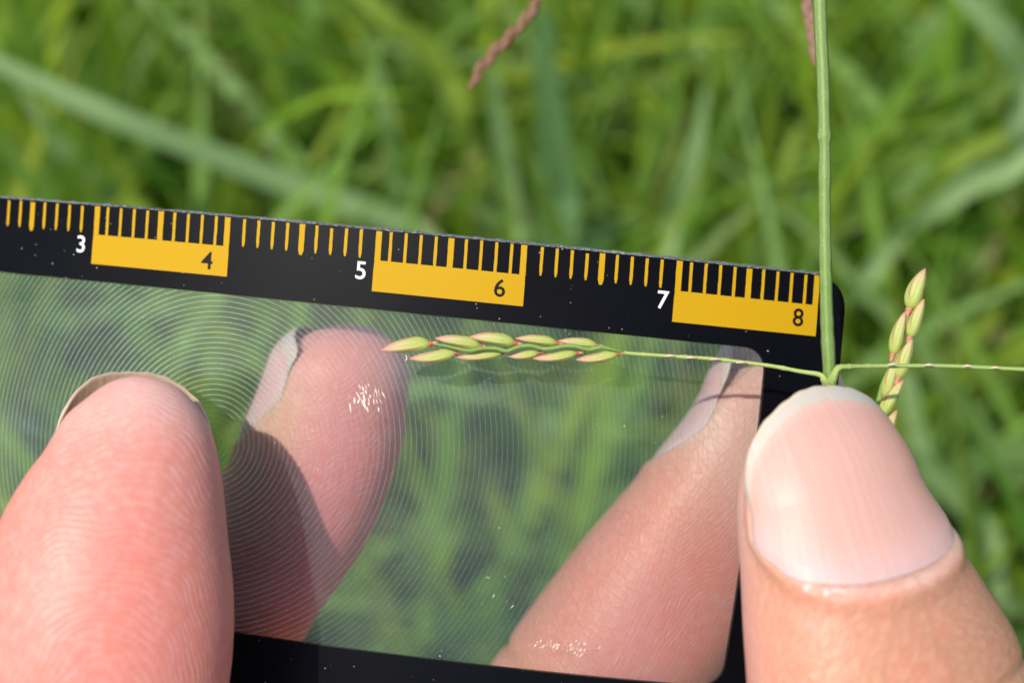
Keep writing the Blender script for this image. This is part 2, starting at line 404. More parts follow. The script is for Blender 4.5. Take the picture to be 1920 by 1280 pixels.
ribbon('grass_blade', [(640, -40, 27), (720, 30, 27), (800, 90, 27.5), (845, 160, 28), (870, 230, 29)], BRI, [.2, .5, .5, .3], 'bright yellow-green blade arching left of the brown seed head', root=(-.02, .40, 0))
ribbon('grass_blade', [(690, 60, 27), (705, 130, 28), (730, 250, 29), (745, 330, 31), (760, 420, 33)], PALE, [.15, .35, .4, .4], 'pale upright blade above the 5 of the ruler', root=(-.05, .36, 0))
ribbon('grass_blade', [(925, 130, 26), (935, 220, 27), (950, 320, 28), (965, 430, 29), (975, 520, 30)], PALE, [.2, .4, .45, .45], 'pale blue-green blade rising just under the brown seed head', root=(.01, .38, 0))
ribbon('grass_blade', [(1015, 20, 25), (1025, 140, 26), (1040, 260, 27), (1060, 380, 28), (1075, 500, 29)], (.16, .30, .13), [.25, .6, .7, .7], 'broad mid-green blade standing right of the brown seed head', root=(.05, .37, 0))
ribbon('grass_blade', [(1325, 170, 26), (1310, 250, 26.5), (1290, 330, 27), (1260, 410, 28), (1225, 500, 30)], PALE, [.12, .35, .42, .4], 'pale blade leaning right between the ruler end and the blurred tuft', root=(.03, .36, 0))
ribbon('grass_blade', [(1960, 260, 25), (1900, 315, 25), (1820, 345, 25.5), (1740, 400, 26), (1680, 450, 27), (1600, 560, 29)], PALE, [.3, .55, .5, .4], 'pale blade arching in from the right edge above the right seed spike', root=(.12, .33, 0))
ribbon('grass_blade', [(1980, 230, 27), (1860, 265, 27), (1780, 310, 27), (1720, 380, 28), (1640, 470, 30)], BRI, [.25, .4, .4, .3], 'yellow-green blade running above the pale arching one at the right', root=(.10, .36, 0))
ribbon('grass_blade', [(1700, 700, 24), (1715, 790, 24.5), (1745, 880, 25), (1850, 990, 26), (1960, 1110, 27)], PALE, [.3, .4, .45, .45], 'pale blade beside the thumb running down to the lower right edge', root=(.20, .27, 0))
ribbon('grass_blade', [(1760, -60, 25), (1850, 30, 25.5), (1900, 90, 26), (1930, 170, 27), (1960, 280, 28)], PALE, [.3, .55, .6, .5], 'pale broad blade in the upper right corner', root=(.22, .38, 0))
ribbon('grass_blade', [(1500, 240, 27), (1475, 300, 27), (1460, 380, 27.5), (1450, 450, 28), (1480, 560, 30)], BRI, [.12, .38, .35, .35], 'yellow-green blade hanging down just left of the green stem', root=(.09, .35, 0))
ribbon('grass_blade', [(180, 190, 26), (215, 290, 27), (240, 370, 28), (300, 460, 30)], BRI, [.25, .5, .5, .4], 'bright green blade leaning behind the ruler below the diagonal blade', root=(-.12, .33, 0))
ribbon('grass_blade', [(30, 150, 27), (100, 260, 27.5), (170, 330, 28), (240, 400, 29), (320, 500, 31)], (.25, .38, .17), [.15, .4, .5, .45], 'pale green blade under the long diagonal one at the left', root=(-.1, .34, 0))

# ------------------------------------------------------------------ tubes and spikelets
def tube_arrays(C, R, nv=16, flat=1.0, ribs=0, ribd=0.0):
    """C n x 3 world, R n radii in metres"""
    n = len(C); T = np.gradient(C, axis=0); T /= np.linalg.norm(T, axis=1)[:, None] + 1e-12
    B0 = np.cross(T, FW); B0 /= np.linalg.norm(B0, axis=1)[:, None] + 1e-9; N0 = np.cross(T, B0)
    a = np.linspace(0, 2 * np.pi, nv, endpoint=False)
    rr = 1 + ribd * np.cos(ribs * a) if ribs else np.ones(nv)
    V = C[:, None] + (R[:, None] * np.cos(a) * rr)[..., None] * B0[:, None] + (R[:, None] * np.sin(a) * rr * flat)[..., None] * N0[:, None]
    return V.reshape(-1, 3), grid_faces(n, nv, True), a
def tube(name, pts, radii, col, parent, n=80, nv=16, ribs=0, ribd=0., bumps=(), col2=None, mat=None, cj=.12):
    P = wp(*np.array(pts, float).T); C = catmull(P, n); k = np.linspace(0, 1, n)
    R = np.interp(k, np.linspace(0, 1, len(radii)), radii) * .01
    for (kb, wb, hb) in bumps: R = R * (1 + hb * np.exp(-((k - kb) / wb) ** 2))
    R = R * (1 + .030 * np.sin(k * 37 + len(pts)) * np.sin(k * 91) + .02 * np.sin(k * 190))
    R[0] *= .05; R[-1] *= .05
    V, Fq, a = tube_arrays(C, R, nv, ribs=ribs, ribd=ribd)
    c1 = np.array(col); c = np.repeat(c1[None], n, 0)
    if col2 is not None: c = c1 * (1 - smoothstep(.75, 1, k))[:, None] + np.array(col2) * smoothstep(.75, 1, k)[:, None]
    c = np.repeat(c, nv, 0) * (1 + cj * np.tile(np.cos(3 * a + 1) + (.9 * np.cos(ribs * a) if ribs else 0), n))[:, None]
    L = np.concatenate([[0], np.cumsum(np.linalg.norm(np.diff(C, axis=0), axis=1))]) * 1000
    uv = np.stack([np.tile(a * 1.5, n), np.repeat(L, nv), np.zeros(n * nv)], 1)
    return mesh_np(name, V, Fq, mat or M_plant, parent, attrs={'pig': np.hstack([c, np.ones((len(c), 1))]), 'buv': uv})

def spikelet(tip, base, wpx, depth, parent, colg=(.40, .50, .08), colp=(.76, .30, .26), bow=0.0, red=(.42, .045, .03), seed=0, ped=(0, 0), pink=.55, ptip=1.3, pale=.35):
    """one plump spikelet (> collar); tip, base in picture px"""
    r = np.random.default_rng(seed + 11)
    A = wp(tip[0], tip[1], depth - .01); B = wp(base[0], base[1], depth)
    ax = A - B; L = np.linalg.norm(ax); ax /= L
    side = nrm(np.cross(ax, FW)); up = np.cross(side, ax)
    n = 40; nv = 44; k = np.linspace(0, 1, n); a = np.linspace(0, 2 * np.pi, nv, endpoint=False)
    R = (wpx * .95 / 2 / F * depth * .01)
    prof = np.clip(k, 1e-4, 1) ** .42 * (1 - k) ** .78; prof = prof / prof.max(); prof[-1] = .02
    prof = np.maximum(prof, .30 * (k < .04))
    glume = 1 + .035 * np.cos(7 * a + 1)[None] * smoothstep(.0, .3, k)[:, None] + .05 * np.cos(2 * a + .8 + r.uniform(0, 2))[None] + .028 * np.cos(11 * a)[None] * smoothstep(.05, .3, k)[:, None]
    step = 1 + .07 * (np.cos(a + 2.3 - 1.3 * k[:, None]) > .55)       # overlapping outer scale edge
    rr = R * prof[:, None] * glume * step
    C = B + ax * (k[:, None] * L) + side * (bow * R * np.sin(np.pi * k))[:, None]
    V = C[:, None] + (rr * np.cos(a))[..., None] * side + (rr * np.sin(a) * .85)[..., None] * up
    # close the ends
    V = V.reshape(-1, 3)
    st = .5 + .5 * np.cos(11 * a)[None]
    f = np.clip(smoothstep(.50, 1.05, k[:, None] + .10 * np.sin(3 * a + seed)[None]) * ptip * .62 + pink * .26 * (np.cos(a + 2.4 + r.uniform(-.5, .5)) > -.1)[None] * smoothstep(.1, .7, k)[:, None] + .12 * st, 0, 1)[..., None]
    c = np.array(colg) * (1 - f) + np.array(colp) * f
    pal = smoothstep(.25, .75, k)[:, None, None] * pale * st[..., None]
    c = c * (1 - pal) + np.array([.72, .60, .40]) * pal
    edge = np.exp(-((np.cos(a + 2.3 - 1.3 * k[:, None]) - .55) / .13) ** 2)[..., None] * smoothstep(.1, .4, k)[:, None, None] * .8
    c = c * (1 - edge) + np.array([.42, .10, .09]) * edge
    mar = (np.exp(-((np.abs(np.cos(a)) - .97) / .05) ** 2) * (.5 + .5 * np.sign(np.cos(a)) * (1 if seed % 2 else -1)))[None, :, None] * smoothstep(.15, .5, k)[:, None, None] * .7
    c = c * (1 - mar) + np.array([.50, .08, .09]) * mar
    tipr = smoothstep(.80, 1.0, k)[:, None, None] * .6; c = c * (1 - tipr) + np.array([.55, .12, .12]) * tipr
    c = c.reshape(-1, 3) * .88
    uv = np.stack([np.tile(a * 2, n), np.repeat(k * 14, nv), np.full(n * nv, seed * 3.1)], 1)
    o = mesh_np('spikelet', V, grid_faces(n, nv, True), M_plant, parent, attrs={'pig': np.hstack([c, np.ones((len(c), 1))]), 'buv': uv})
    # red ringed collar with a pinkish stalk behind the base
    kk = np.linspace(0, 1, 12); back = -ax
    lc = 16 / F * depth * .01
    C2 = B - back * lc * .12 + back * (kk * lc)[:, None] + side * (ped[0] * kk * lc)[:, None] + up * 0
    R2 = R * np.interp(kk, [0, .1, .35, .45, 1], [.34, .44, .42, .34, .14])
    V2, F2, _ = tube_arrays(C2, R2, 12)
    fr = smoothstep(.40, .55, kk)[:, None]; c2 = np.array(red) * (1 - fr) + np.array([.62, .30, .20]) * fr
    c2 = np.repeat(c2, 12, 0)
    cc = mesh_np('collar', V2, F2, M_plant, o, attrs={'pig': np.hstack([c2, np.ones((len(c2), 1))]), 'buv': np.zeros((len(c2), 3))})
    return o

# ------------------------------------------------------------------ the ruler card with its lens
TE = 3.42; S0, S1 = -.22, 8.20; WT, WB, WL, WR = .5162, 2.7756, .55, 7.6695
cbase = card(4.0, TE, 0)
CARD = empty('ruler_card', cbase, 'black flexible card with yellow centimetre ruler and ringed clear lens window, pinched between the fingers', 'magnifier ruler')
def rrect(x0, x1, y0, y1, r, nx, ny, nc=8):
    """rounded rectangle outline, fixed point count per side and corner"""
    P = []
    def line(a, b, n):
        for i in range(n): P.append(np.array(a) + (np.array(b) - np.array(a)) * i / n)
    def arc(cx, cy, a0):
        for i in range(nc): t = a0 + (math.pi / 2) * i / nc; P.append(np.array([cx + r * math.cos(t), cy + r * math.sin(t)]))
    line((x0 + r, y0), (x1 - r, y0), nx); arc(x1 - r, y0 + r, -math.pi / 2)
    line((x1, y0 + r), (x1, y1 - r), ny); arc(x1 - r, y1 - r, 0)
    line((x1 - r, y1), (x0 + r, y1), nx); arc(x0 + r, y1 - r, math.pi / 2)
    line((x0, y1 - r), (x0, y0 + r), ny); arc(x0 + r, y0 + r, math.pi)
    return np.array(P)
outer = rrect(S0, S1, -.012, TE, .22, 160, 60); inner = rrect(WL, WR, WT, WB, .155, 160, 60)
npt = len(outer)
rows = [outer * (1 - f) + inner * f for f in np.linspace(0, 1, 7)]
Q = np.array(rows); 
V = card(Q[..., 0], Q[..., 1], 0).reshape(-1, 3); Vb = card(Q[..., 0], Q[..., 1], -.045).reshape(-1, 3)
nr = len(V); Fa = grid_faces(7, npt, True); Fb = Fa[:, ::-1] + nr
i = np.arange(npt); i2 = (i + 1) % npt; e = 6 * npt
Fo = np.stack([i, i + nr, i2 + nr, i2], 1); Fi = np.stack([i + e, i2 + e, i2 + e + nr, i + e + nr], 1)
suv = SUVN(Q[..., 0].ravel(), Q[..., 1].ravel())
fr_ = mesh_np('frame', np.vstack([V, Vb]), np.vstack([Fa, Fb, Fo, Fi]), M_black, CARD, smooth=False, attrs={'suv': np.vstack([suv, suv])})
# worn clear plastic edge showing along the top and right of the print
n = 900; ss = np.linspace(S0 + .2, S1 - .20, n)
jit = .004 * np.cumsum(rng.normal(0, .12, n)) * 0 + .0045 * vnoise(np.stack([ss, ss * 0, ss * 0], 1), 3, 60) + rng.normal(0, .0016, n)
prof = [(-.010, .003, 0), (-.015, .004, .3), (-.022, .000, .8), (-.027, -.018, .9), (-.024, -.048, .8), (-.008, -.050, 0)]
V = np.stack([card(ss, np.full(n, a) + jit * k, np.full(n, b) + rng.normal(0, .0012, n) * k) for a, b, k in prof], 1).reshape(-1, 3)
U = np.stack([np.stack([ss, np.full(n, a * 3 + b * 3), 0 * ss], 1) for a, b, k in prof], 1).reshape(-1, 3)
mesh_np('card_edge', V, grid_faces(n, len(prof)), M_edge, CARD, smooth=False, attrs={'suv': U})
# lens sheet
ns, ntt = 220, 70; g1, g2 = np.meshgrid(np.linspace(WL - .05, WR + .04, ns), np.linspace(WT - .04, WB + .04, ntt), indexing='ij')
mesh_np('lens', card(g1, g2, -.022).reshape(-1, 3), grid_faces(ns, ntt), M_lens, CARD, attrs={'suv': SUVN(g1.ravel(), g2.ravel())})

def card_patch(name, poly_rows, mat, parent, h, thick=.003):
    """rows: list of (t, s_left, s_right) from top to bottom; a slightly raised printed patch"""
    m = max(2, int((poly_rows[0][2] - poly_rows[0][1]) / .05) + 2)
    s = np.array([np.linspace(a, b, m) for (_, a, b) in poly_rows]); t = np.array([[tt] * m for (tt, _, _) in poly_rows])
    V = card(s, t, h).reshape(-1, 3); nn = len(V); nrw = len(poly_rows)
    Fa = grid_faces(nrw, m)
    ring = [(0, j) for j in range(m)] + [(i, m - 1) for i in range(1, nrw)] + [(nrw - 1, j) for j in range(m - 2, -1, -1)] + [(i, 0) for i in range(nrw - 2, 0, -1)]
    idx = np.array([a * m + b for a, b in ring]); low = card(s.ravel()[idx], t.ravel()[idx], h - thick)
    V = np.vstack([V, low]); k = np.arange(len(idx)); k2 = (k + 1) % len(idx)
    Fr = np.stack([idx[k], nn + k, nn + k2, idx[k2]], 1)
    U = np.vstack([SUVN(s.ravel(), t.ravel()), SUVN(s.ravel()[idx], t.ravel()[idx])])
    return mesh_np(name, V, np.vstack([Fa, Fr]), mat, parent, smooth=False, attrs={'suv': U})
def jitrows(t0, t1, s, w, n=7, round_end=True):
    rows = []
    for q, tt in enumerate(np.linspace(t0, t1, n)):
        a = s - w / 2 + rng.normal(0, .0006); b = s + w / 2 + rng.normal(0, .0006)
        if round_end and q == n - 1: a += w * .25; b -= w * .25
        rows.append((tt, a, b))
    return rows
for c0 in range(0, 8):
    barred = c0 % 2 == 1
    if barred:
        card_patch('scale_bar', [(.192 + rng.normal(0, .0006), c0 + .001, c0 + 1.0), (.25, c0 - .002, c0 + 1.002), (.33, c0 - .002, c0 + 1.002), (.398, c0 - .002, c0 + 1.002)], M_yellow, CARD, .003)
        for k in range(0, 11):
            w = .040 if k in (0, 5, 10) else .020
            s = c0 + k * .1 + (.019 if k == 0 else (-.019 if k == 10 else 0))
            card_patch('tick', jitrows(-.006 + abs(rng.normal(0, .003)), .1925, s, w, round_end=False), M_yellow, CARD, .0031)
    else:
        for k in range(1, 10):
            w = .038 if k == 5 else .0205
            card_patch('tick', jitrows(-.004 + abs(rng.normal(0, .004)), .205 if k == 5 else .185, c0 + k * .1, w), M_yellow, CARD, .003)

def numeral(ch, s, t, mat, hgt=.118, bold=.0):
    cu = bpy.data.curves.new('numeral_tmp', 'FONT'); cu.body = ch; cu.size = 1; cu.offset = bold; cu.resolution_u = 6
    ob = bpy.data.objects.new('numeral_tmp', cu); COL.objects.link(ob)
    bpy.context.view_layer.update()
    me = ob.evaluated_get(bpy.context.evaluated_depsgraph_get()).to_mesh()
    vs = np.array([v.co[:] for v in me.vertices]); fs = [tuple(p.vertices) for p in me.polygons]
    ob.to_mesh_clear() if hasattr(ob, 'to_mesh_clear') else None
    bpy.data.objects.remove(ob); bpy.data.curves.remove(cu)
    lo, hi = vs.min(0), vs.max(0); k = hgt / (hi[1] - lo[1])
    x = (vs[:, 0] - (lo[0] + hi[0]) / 2) * k; y = ((lo[1] + hi[1]) / 2 - vs[:, 1]) * k
    V = card(s + x, t + y, .0065)
    o = mesh_np('numeral', V, fs, mat, CARD, smooth=False); return o
for ch, s, t in (('1', .91, .268), ('3', 2.91, .268), ('5', 4.915, .268), ('7', 6.925, .262)):
    numeral(ch, s, t, M_white, bold=.008)
for ch, s, t in (('2', 1.85, .30), ('4', 3.855, .300), ('6', 5.84, .292), ('8', 7.865, .285)):
    numeral(ch, s, t, M_blacknum, bold=.008)

# scuffs and grit on the lens face
def flecks(name, cs, ct, n, sp, ln, seed, label, wd=.006):
    r = np.random.default_rng(seed); V = []; Fq = []
    for q in range(n):
        s = cs + r.normal(0, sp[0]); t = ct + r.normal(0, sp[1])
        d = np.array([s - RC[0], t - RC[1]]); tg = np.array([-d[1], d[0]]) / (np.linalg.norm(d) + 1e-6)
        tg = tg * (1 if r.random() < .85 else 0) + r.normal(0, .10, 2); tg /= np.linalg.norm(tg); nn = np.array([-tg[1], tg[0]])
        l = r.uniform(.2, 1) * ln; w = r.uniform(.3, 1) * wd
        for (a, b) in ((-l, 0), (-.3 * l, w), (l * .4, w * .7), (l, 0), (.2 * l, -w * .7), (-.4 * l, -w)):
            V.append(np.array([s, t]) + tg * a / 2 + nn * b)
        Fq.append(tuple(range(len(V) - 6, len(V))))
    V = np.array(V); o = mesh_np(name, card(V[:, 0], V[:, 1], -.0190), Fq, M_scuff, CARD, smooth=False); o['label'] = label
    return o
M_scuff = mat_flat('scuffed_plastic', (.75, .64, .52))
flecks('scuff', 5.02, 1.10, 34, (.055, .045), .075, 5, 'pale scuff marks on the lens over the left back fingertip')
flecks('scuff', 6.55, 2.60, 46, (.10, .025), .030, 6, 'white grit near the lower lens edge', .005)
flecks('scuff', 6.08, 2.28, 7, (.06, .06), .04, 8, 'faint scratches over the right back finger', .003)
flecks('scuff', 6.35, .485, 20, (.12, .02), .02, 9, 'small scratches on the black border', .002)

# ------------------------------------------------------------------ seed stalk with its side branches
GST = (.13, .225, .04); GBR = (.30, .40, .10)
PL = empty('seed_stalk', wp(1570, 1500, 10.3), 'green stem lying over the right card end with two thin branches and ripe spikelets', 'grass stalk')
tube('stem', [(1533, -260, 10.25), (1535, -100, 10.2), (1538, 40, 10.15), (1543, 150, 10.12), (1546, 280, 10.1), (1546, 400, 10.1), (1548, 520, 10.1), (1551, 620, 10.12), (1555, 700, 10.14), (1557, 800, 10.2), (1560, 1000, 10.28), (1566, 1250, 10.3), (1570, 1500, 10.3)],
     [.043, .0425, .040, .039, .0405, .042, .043, .046], GST, PL, n=260, nv=28, ribs=7, ribd=.045, bumps=((.318, .006, .20), (.335, .012, -.08), (.62, .02, .05)), cj=.18)
tube('left_branch', [(1553, 722, 10.12), (1546, 712, 10.08), (1536, 702, 10.08), (1500, 696, 10.12), (1440, 685, 10.16), (1340, 673, 10.16), (1250, 667, 10.14), (1190, 663, 10.14), (1168, 661, 10.13)],
     [.038, .018, .013, .0125, .012, .013], (.34, .42, .11), PL, n=120, nv=12, bumps=((.45, .01, .25), (.60, .008, .25), (.70, .008, .25), (.83, .008, .2)))
tube('rachis', [(1170, 661, 10.13), (1153, 656, 10.1), (1127, 651, 10.08), (1104, 655, 10.08), (1078, 649, 10.07), (1056, 649, 10.07), (1023, 654, 10.07), (996, 648, 10.06), (973, 650, 10.06), (950, 658, 10.05), (930, 653, 10.05), (903, 653, 10.05), (880, 657, 10.05), (856, 653, 10.05), (835, 648, 10.05), (815, 645, 10.06)],
     [.010, .014, .014, .0135, .013, .012, .006], (.15, .27, .04), PL, n=160, nv=12)
tube('right_branch', [(1556, 725, 10.12), (1562, 708, 10.06), (1572, 690, 10.04), (1592, 687, 10.05), (1640, 686, 10.1), (1700, 685.5, 10.14), (1780, 686, 10.2), (1850, 689, 10.25), (1960, 694, 10.3), (2200, 706, 10.5), (2500, 730, 10.8)],
     [.040, .022, .014, .0135, .0135, .013, .012], GBR, PL, n=160, nv=12, bumps=((.2, .007, .2), (.3, .006, .25), (.38, .006, .25), (.46, .006, .25)))
for x, y, sx in ((1341, 673, 10.12), (1296, 670, 10.12), (1256, 667, 10.12), (1390, 679, 10.12), (1673, 683, 10.06), (1742, 684, 10.12), (1814, 686, 10.16), (1866, 689, 10.2)):
    tube('branch_scar', [(x - 10, y + 1, sx), (x, y - .5, sx - .004), (x + 11, y + 1, sx)], [.004, .010, .004], (.62, .50, .30), PL, n=14, nv=8)
up_sp = [((714, 657), (806, 644), 28), ((815, 634), (899, 648), 23), ((880, 631), (965, 643), 26), ((966, 634), (1043, 643), 20), ((1045, 639), (1118, 647), 19)]
lo_sp = [((767, 672), (854, 661), 24), ((854, 670), (941, 661), 19), ((950, 667), (1009, 661), 18), ((998, 672), (1080, 662), 20), ((1079, 674), (1157, 663), 20)]
for q, (a, b, w) in enumerate(up_sp): spikelet(a, b, w, 10.13, PL, seed=q, bow=-.25, pink=.8 if q in (0, 1) else .6)
for q, (a, b, w) in enumerate(lo_sp): spikelet(a, b, w, 10.12, PL, seed=q + 9, bow=.22, pink=.7)
tube('stigma', [(760, 664, 10.1), (763, 671, 10.09), (761, 676, 10.08)], [.003, .005, .006], (.6, .65, .5), PL, n=12, nv=6)

RS = empty('seed_spike', wp(1605, 1150, 10.9), 'upright green seed spike with pink joints rising from behind the thumb at the right', 'seed spike')
tube('rachis', [(1590, 1300, 10.9), (1605, 1150, 10.9), (1625, 930, 10.9), (1636, 830, 10.88), (1642, 780, 10.86), (1656, 720, 10.84), (1671, 690, 10.82), (1686, 655, 10.8), (1696, 615, 10.8), (1704, 585, 10.8)],
     [.022, .022, .021, .020, .018, .015, .012, .008], (.20, .32, .05), RS, n=120, nv=12)
for q, (a, b, w) in enumerate([((1735, 503), (1705, 579), 35), ((1733, 560), (1706, 632), 27), ((1698, 583), (1674, 664), 27), ((1711, 634), (1684, 708), 27), ((1683, 672), (1659, 745), 25), ((1694, 712), (1653, 777), 28), ((1682, 768), (1652, 835), 27), ((1660, 790), (1632, 870), 26)]):
    spikelet(a, b, w, 10.78 if q % 2 else 10.8, RS, seed=q + 30, pink=.12, ptip=.9, colg=(.44, .54, .10), red=(.60, .14, .12), bow=.15)

def brown_spike(label, pts, d, w, col, seed):
    E_ = empty('brown_seed_head', wp(pts[0][0], pts[0][1], d), label, 'seed head', 'dry reddish seed heads blurred behind the card')
    P = [(x, y, d) for x, y in pts]
    tube('rachis', P, [.02, .02, .018, .008], (.22, .10, .04), E_, n=60, nv=10)
    C = catmull(np.array(P, float), 60); r = np.random.default_rng(seed)
    for q, i in enumerate(range(52, 4, -4)):
        dirv = C[min(i + 7, 59)][:2] - C[i][:2]; L = np.linalg.norm(dirv); dirv /= L + 1e-9; nn = np.array([-dirv[1], dirv[0]]) * (3.6 if q % 2 else -3.2)
        b = C[i][:2] + nn; tp = b + dirv * 42 + nn * .1
        spikelet(tuple(tp), tuple(b), w * r.uniform(.8, 1.15), d, E_, colg=col, colp=(.20, .045, .02), seed=seed + q, red=(.07, .02, .015), pink=.5, pale=.06)
    return E_
brown_spike('reddish-brown drooping seed head at the top centre', [(1090, -130), (1045, -55), (1012, -5), (995, 25), (965, 60), (935, 90), (905, 125), (878, 165)], 13.2, 18, (.15, .035, .012), 70)
brown_spike('pinkish-brown seed head half hidden behind the green stem at the top', [(1478, -120), (1500, -50), (1512, 0), (1518, 40), (1526, 80), (1533, 120)], 12.0, 16, (.24, .09, .07), 90)

# ------------------------------------------------------------------ hands
_s, _t = np.meshgrid(np.linspace(0, 8.2, 30), np.linspace(0, 3.4, 12)); _P = card(_s.ravel(), _t.ravel(), 0) - CAM
_X, _Y, _D = _P @ RT * 100, _P @ UP * 100, _P @ FW * 100
_cf = np.linalg.lstsq(np.stack([_X * 0 + 1, _X, _Y, _X * _X, _X * _Y, _Y * _Y], 1), _D, rcond=None)[0]
def press(P, behind, gap=.07, soft=.05):
    """flesh and nails flatten where they touch the card (P in metres)"""
    q = (P - CAM) * 100; X, Y, D = q @ RT, q @ UP, q @ FW
    dc = np.stack([X * 0 + 1, X, Y, X * X, X * Y, Y * Y], -1) @ _cf
    inside = smoothstep(5.6, 5.2, abs(X + .9)) * smoothstep(-3.9, -3.4, Y)
    z = (D - dc - gap) if behind else (dc - gap - D)
    z2 = soft * np.logaddexp(0, z / soft) * inside + z * (1 - inside)
    return P + ((z2 - z) * (1 if behind else -1) * .01)[..., None] * FW

def hand(name, label, chain, fingers, spread, nails, extra):
    """chain: control rows (px, py, depth, half width cm, dorsal half height, palmar half height, (nx, ny, nz) dorsal dir)
    running from the tip of the front finger through the palm to the tip of the back finger"""
    ctrl = np.array([[*wp(c[0], c[1], c[2]), c[3], c[4], c[5], *cdir(*c[6])] for c in chain])
    # dense polyline
    D = catmull(ctrl, 4000); D[:, 3:6] = np.maximum(D[:, 3:6], .05)
    seg = np.linalg.norm(np.diff(D[:, :3], axis=0), axis=1); L = np.concatenate([[0], np.cumsum(seg)]) * 100   # cm
    tot = L[-1]
    def samp(fine):  # nonuniform stations from a tip
        cap = .75 * (1 - np.cos(np.linspace(0, np.pi / 2, 70))); 
        return np.concatenate([cap[:-1], np.linspace(.75, fine, 260)])
    s1 = samp(4.6); s2 = tot - samp(4.6)[::-1]
    st = np.concatenate([s1, np.linspace(4.6, tot - 4.6, 120)[1:-1], s2])
    C = np.stack([np.interp(st, L, D[:, q]) for q in range(9)], 1)
    nS = len(st); nv = 200
    def frames(stn):
        e = .05; p = lambda x: np.stack([np.interp(x, L, D[:, q]) for q in range(3)], 1)
        T = p(np.clip(stn + e, 0, tot)) - p(np.clip(stn - e, 0, tot)); T /= np.linalg.norm(T, axis=1)[:, None]
        N = np.stack([np.interp(stn, L, D[:, q]) for q in (6, 7, 8)], 1)
        N = N - (N * T).sum(1)[:, None] * T; N /= np.linalg.norm(N, axis=1)[:, None] + 1e-9
        return T, N, np.cross(T, N)
    T, N, Bv = frames(st)
    a = np.linspace(0, 2 * np.pi, nv, endpoint=False)      # 0 = pad centre, pi = dorsal centre
    x = np.minimum(st, tot - st); which = (st > tot / 2).astype(int)   # cm from the near tip, which finger
    Wd = C[:, 3]; Hd = C[:, 4]; Hp = C[:, 5]
    # rounded tip caps
    capL = np.where(which == 0, fingers[0]['cap'], fingers[1]['cap'])
    q = np.clip(1 - x / capL, 0, 1); cf = (1 - q ** 2.3) ** (1 / 2.0)
    cfw = np.clip(cf, 0.002, 1); 
    sn = np.sin(a)[None]; cs = -np.cos(a)[None]
    sgn = lambda v, p: np.sign(v) * np.abs(v) ** p
    lx = Wd[:, None] * cfw[:, None] * sgn(sn, 1.0)
    ly = np.where(cs > 0, Hd[:, None], Hp[:, None]) * cfw[:, None] * sgn(cs, 1.0)
    # pulp sags towards the palm side at the very tip
    ly = ly - (q ** 2 * Hp * .25)[:, None]
    arcpos = np.where(a <= np.pi, a, a - 2 * np.pi)[None] * Wd[:, None]
    dors = np.clip(.5 + .9 * cs + 0 * Wd[:, None], 0, 1)
    # nail beds: sink skin under the nail and raise the fold round it
    disp = np.zeros((nS, nv))
    for fi, f in enumerate(fingers):
        m = which == fi; ang = (a - np.pi)[None] / f['amax']; xx = x[:, None]
        x1 = f['xc'] - f['ck'] * np.abs(ang) ** 2.2
        dlat = (np.abs(ang) - 1) * f['amax'] * Wd[:, None]; dlen = xx - x1
        sd = np.maximum(dlat, dlen)
        front = smoothstep(-.05, .25, xx)
        dd = -.038 * smoothstep(.03, -.05, sd) * front
        dd = dd + f['fold'] * np.exp(-((sd - .07) / .07) ** 2) * smoothstep(.25, .6, xx) * (np.abs(ang) < 1.6)
        # transverse creases over the last joint on the back, flexion crease on the pad
        disp = np.where(m[:, None], dd, disp)
        for cx_, dp, wdt in f.get('creases', ()):
            wv = cx_ + .06 * np.sin(2.2 * a + cx_ * 9)[None]
            disp = disp + np.where(m[:, None], -dp * np.exp(-((xx - wv) / wdt) ** 2) * (.35 + .65 * dors if f.get('cd', 1) else .35 + .65 * (1 - dors)), 0)
    P3 = C[:, None, :3] * 100 + lx[..., None] * Bv[:, None] + ly[..., None] * N[:, None]
    nd = lx[..., None] * Bv[:, None] / (Wd[:, None, None] ** 2) + ly[..., None] * N[:, None] / (Hd[:, None, None] ** 2)
    nd = nd / (np.linalg.norm(nd, axis=2)[..., None] + 1e-9)
    low = vnoise(P3.reshape(-1, 3), 5, 2.2).reshape(nS, nv)
    P3 = P3 + nd * (disp + .012 * low * smoothstep(0, .5, x)[:, None])[..., None]
    # pigment
    pig = np.zeros((nS, nv, 3))
    for fi, f in enumerate(fingers):
        m = (which == fi)[:, None, None]
        pad = np.array(f['pad']); dor = np.array(f['dor']); tip = np.array(f['tip']); redc = np.array(f['red'])
        wd_ = smoothstep(.15, .95, dors)[..., None]; c = pad * (1 - wd_) + dor * wd_
        tp = (smoothstep(f['tl'][1], f['tl'][0], x[:, None] + .12 * low))[..., None]; c = c * (1 - tp) + tip * tp
        rb = (np.exp(-((x[:, None] - f['rx'][0] + .2 * low) / f['rx'][1]) ** 2) * (1 - .6 * dors))[..., None] * f['rx'][2]; c = c * (1 - rb) + redc * rb
        pig = np.where(m, c, pig)
    cut = np.zeros((nS, nv))
    for fi, f in enumerate(fingers):
        ang = (a - np.pi)[None] / f['amax']; sd = np.maximum((np.abs(ang) - 1) * f['amax'] * Wd[:, None], x[:, None] - (f['xc'] - f['ck'] * np.abs(ang) ** 2.2))
        flk = (vnoise(P3.reshape(-1, 3), 77, 120).reshape(nS, nv) > .62) * np.exp(-((sd - .05) / .045) ** 2) * smoothstep(.4, .8, x)[:, None] * (low > -.2) * (P3[..., 0] < C[:, None, 0] * 100 - .1)
        cut = np.where((which == fi)[:, None], flk * 1.2 + np.exp(-((sd - .035) / .035) ** 2) * smoothstep(.4, .8, x)[:, None] * (.6 + .5 * low), cut)
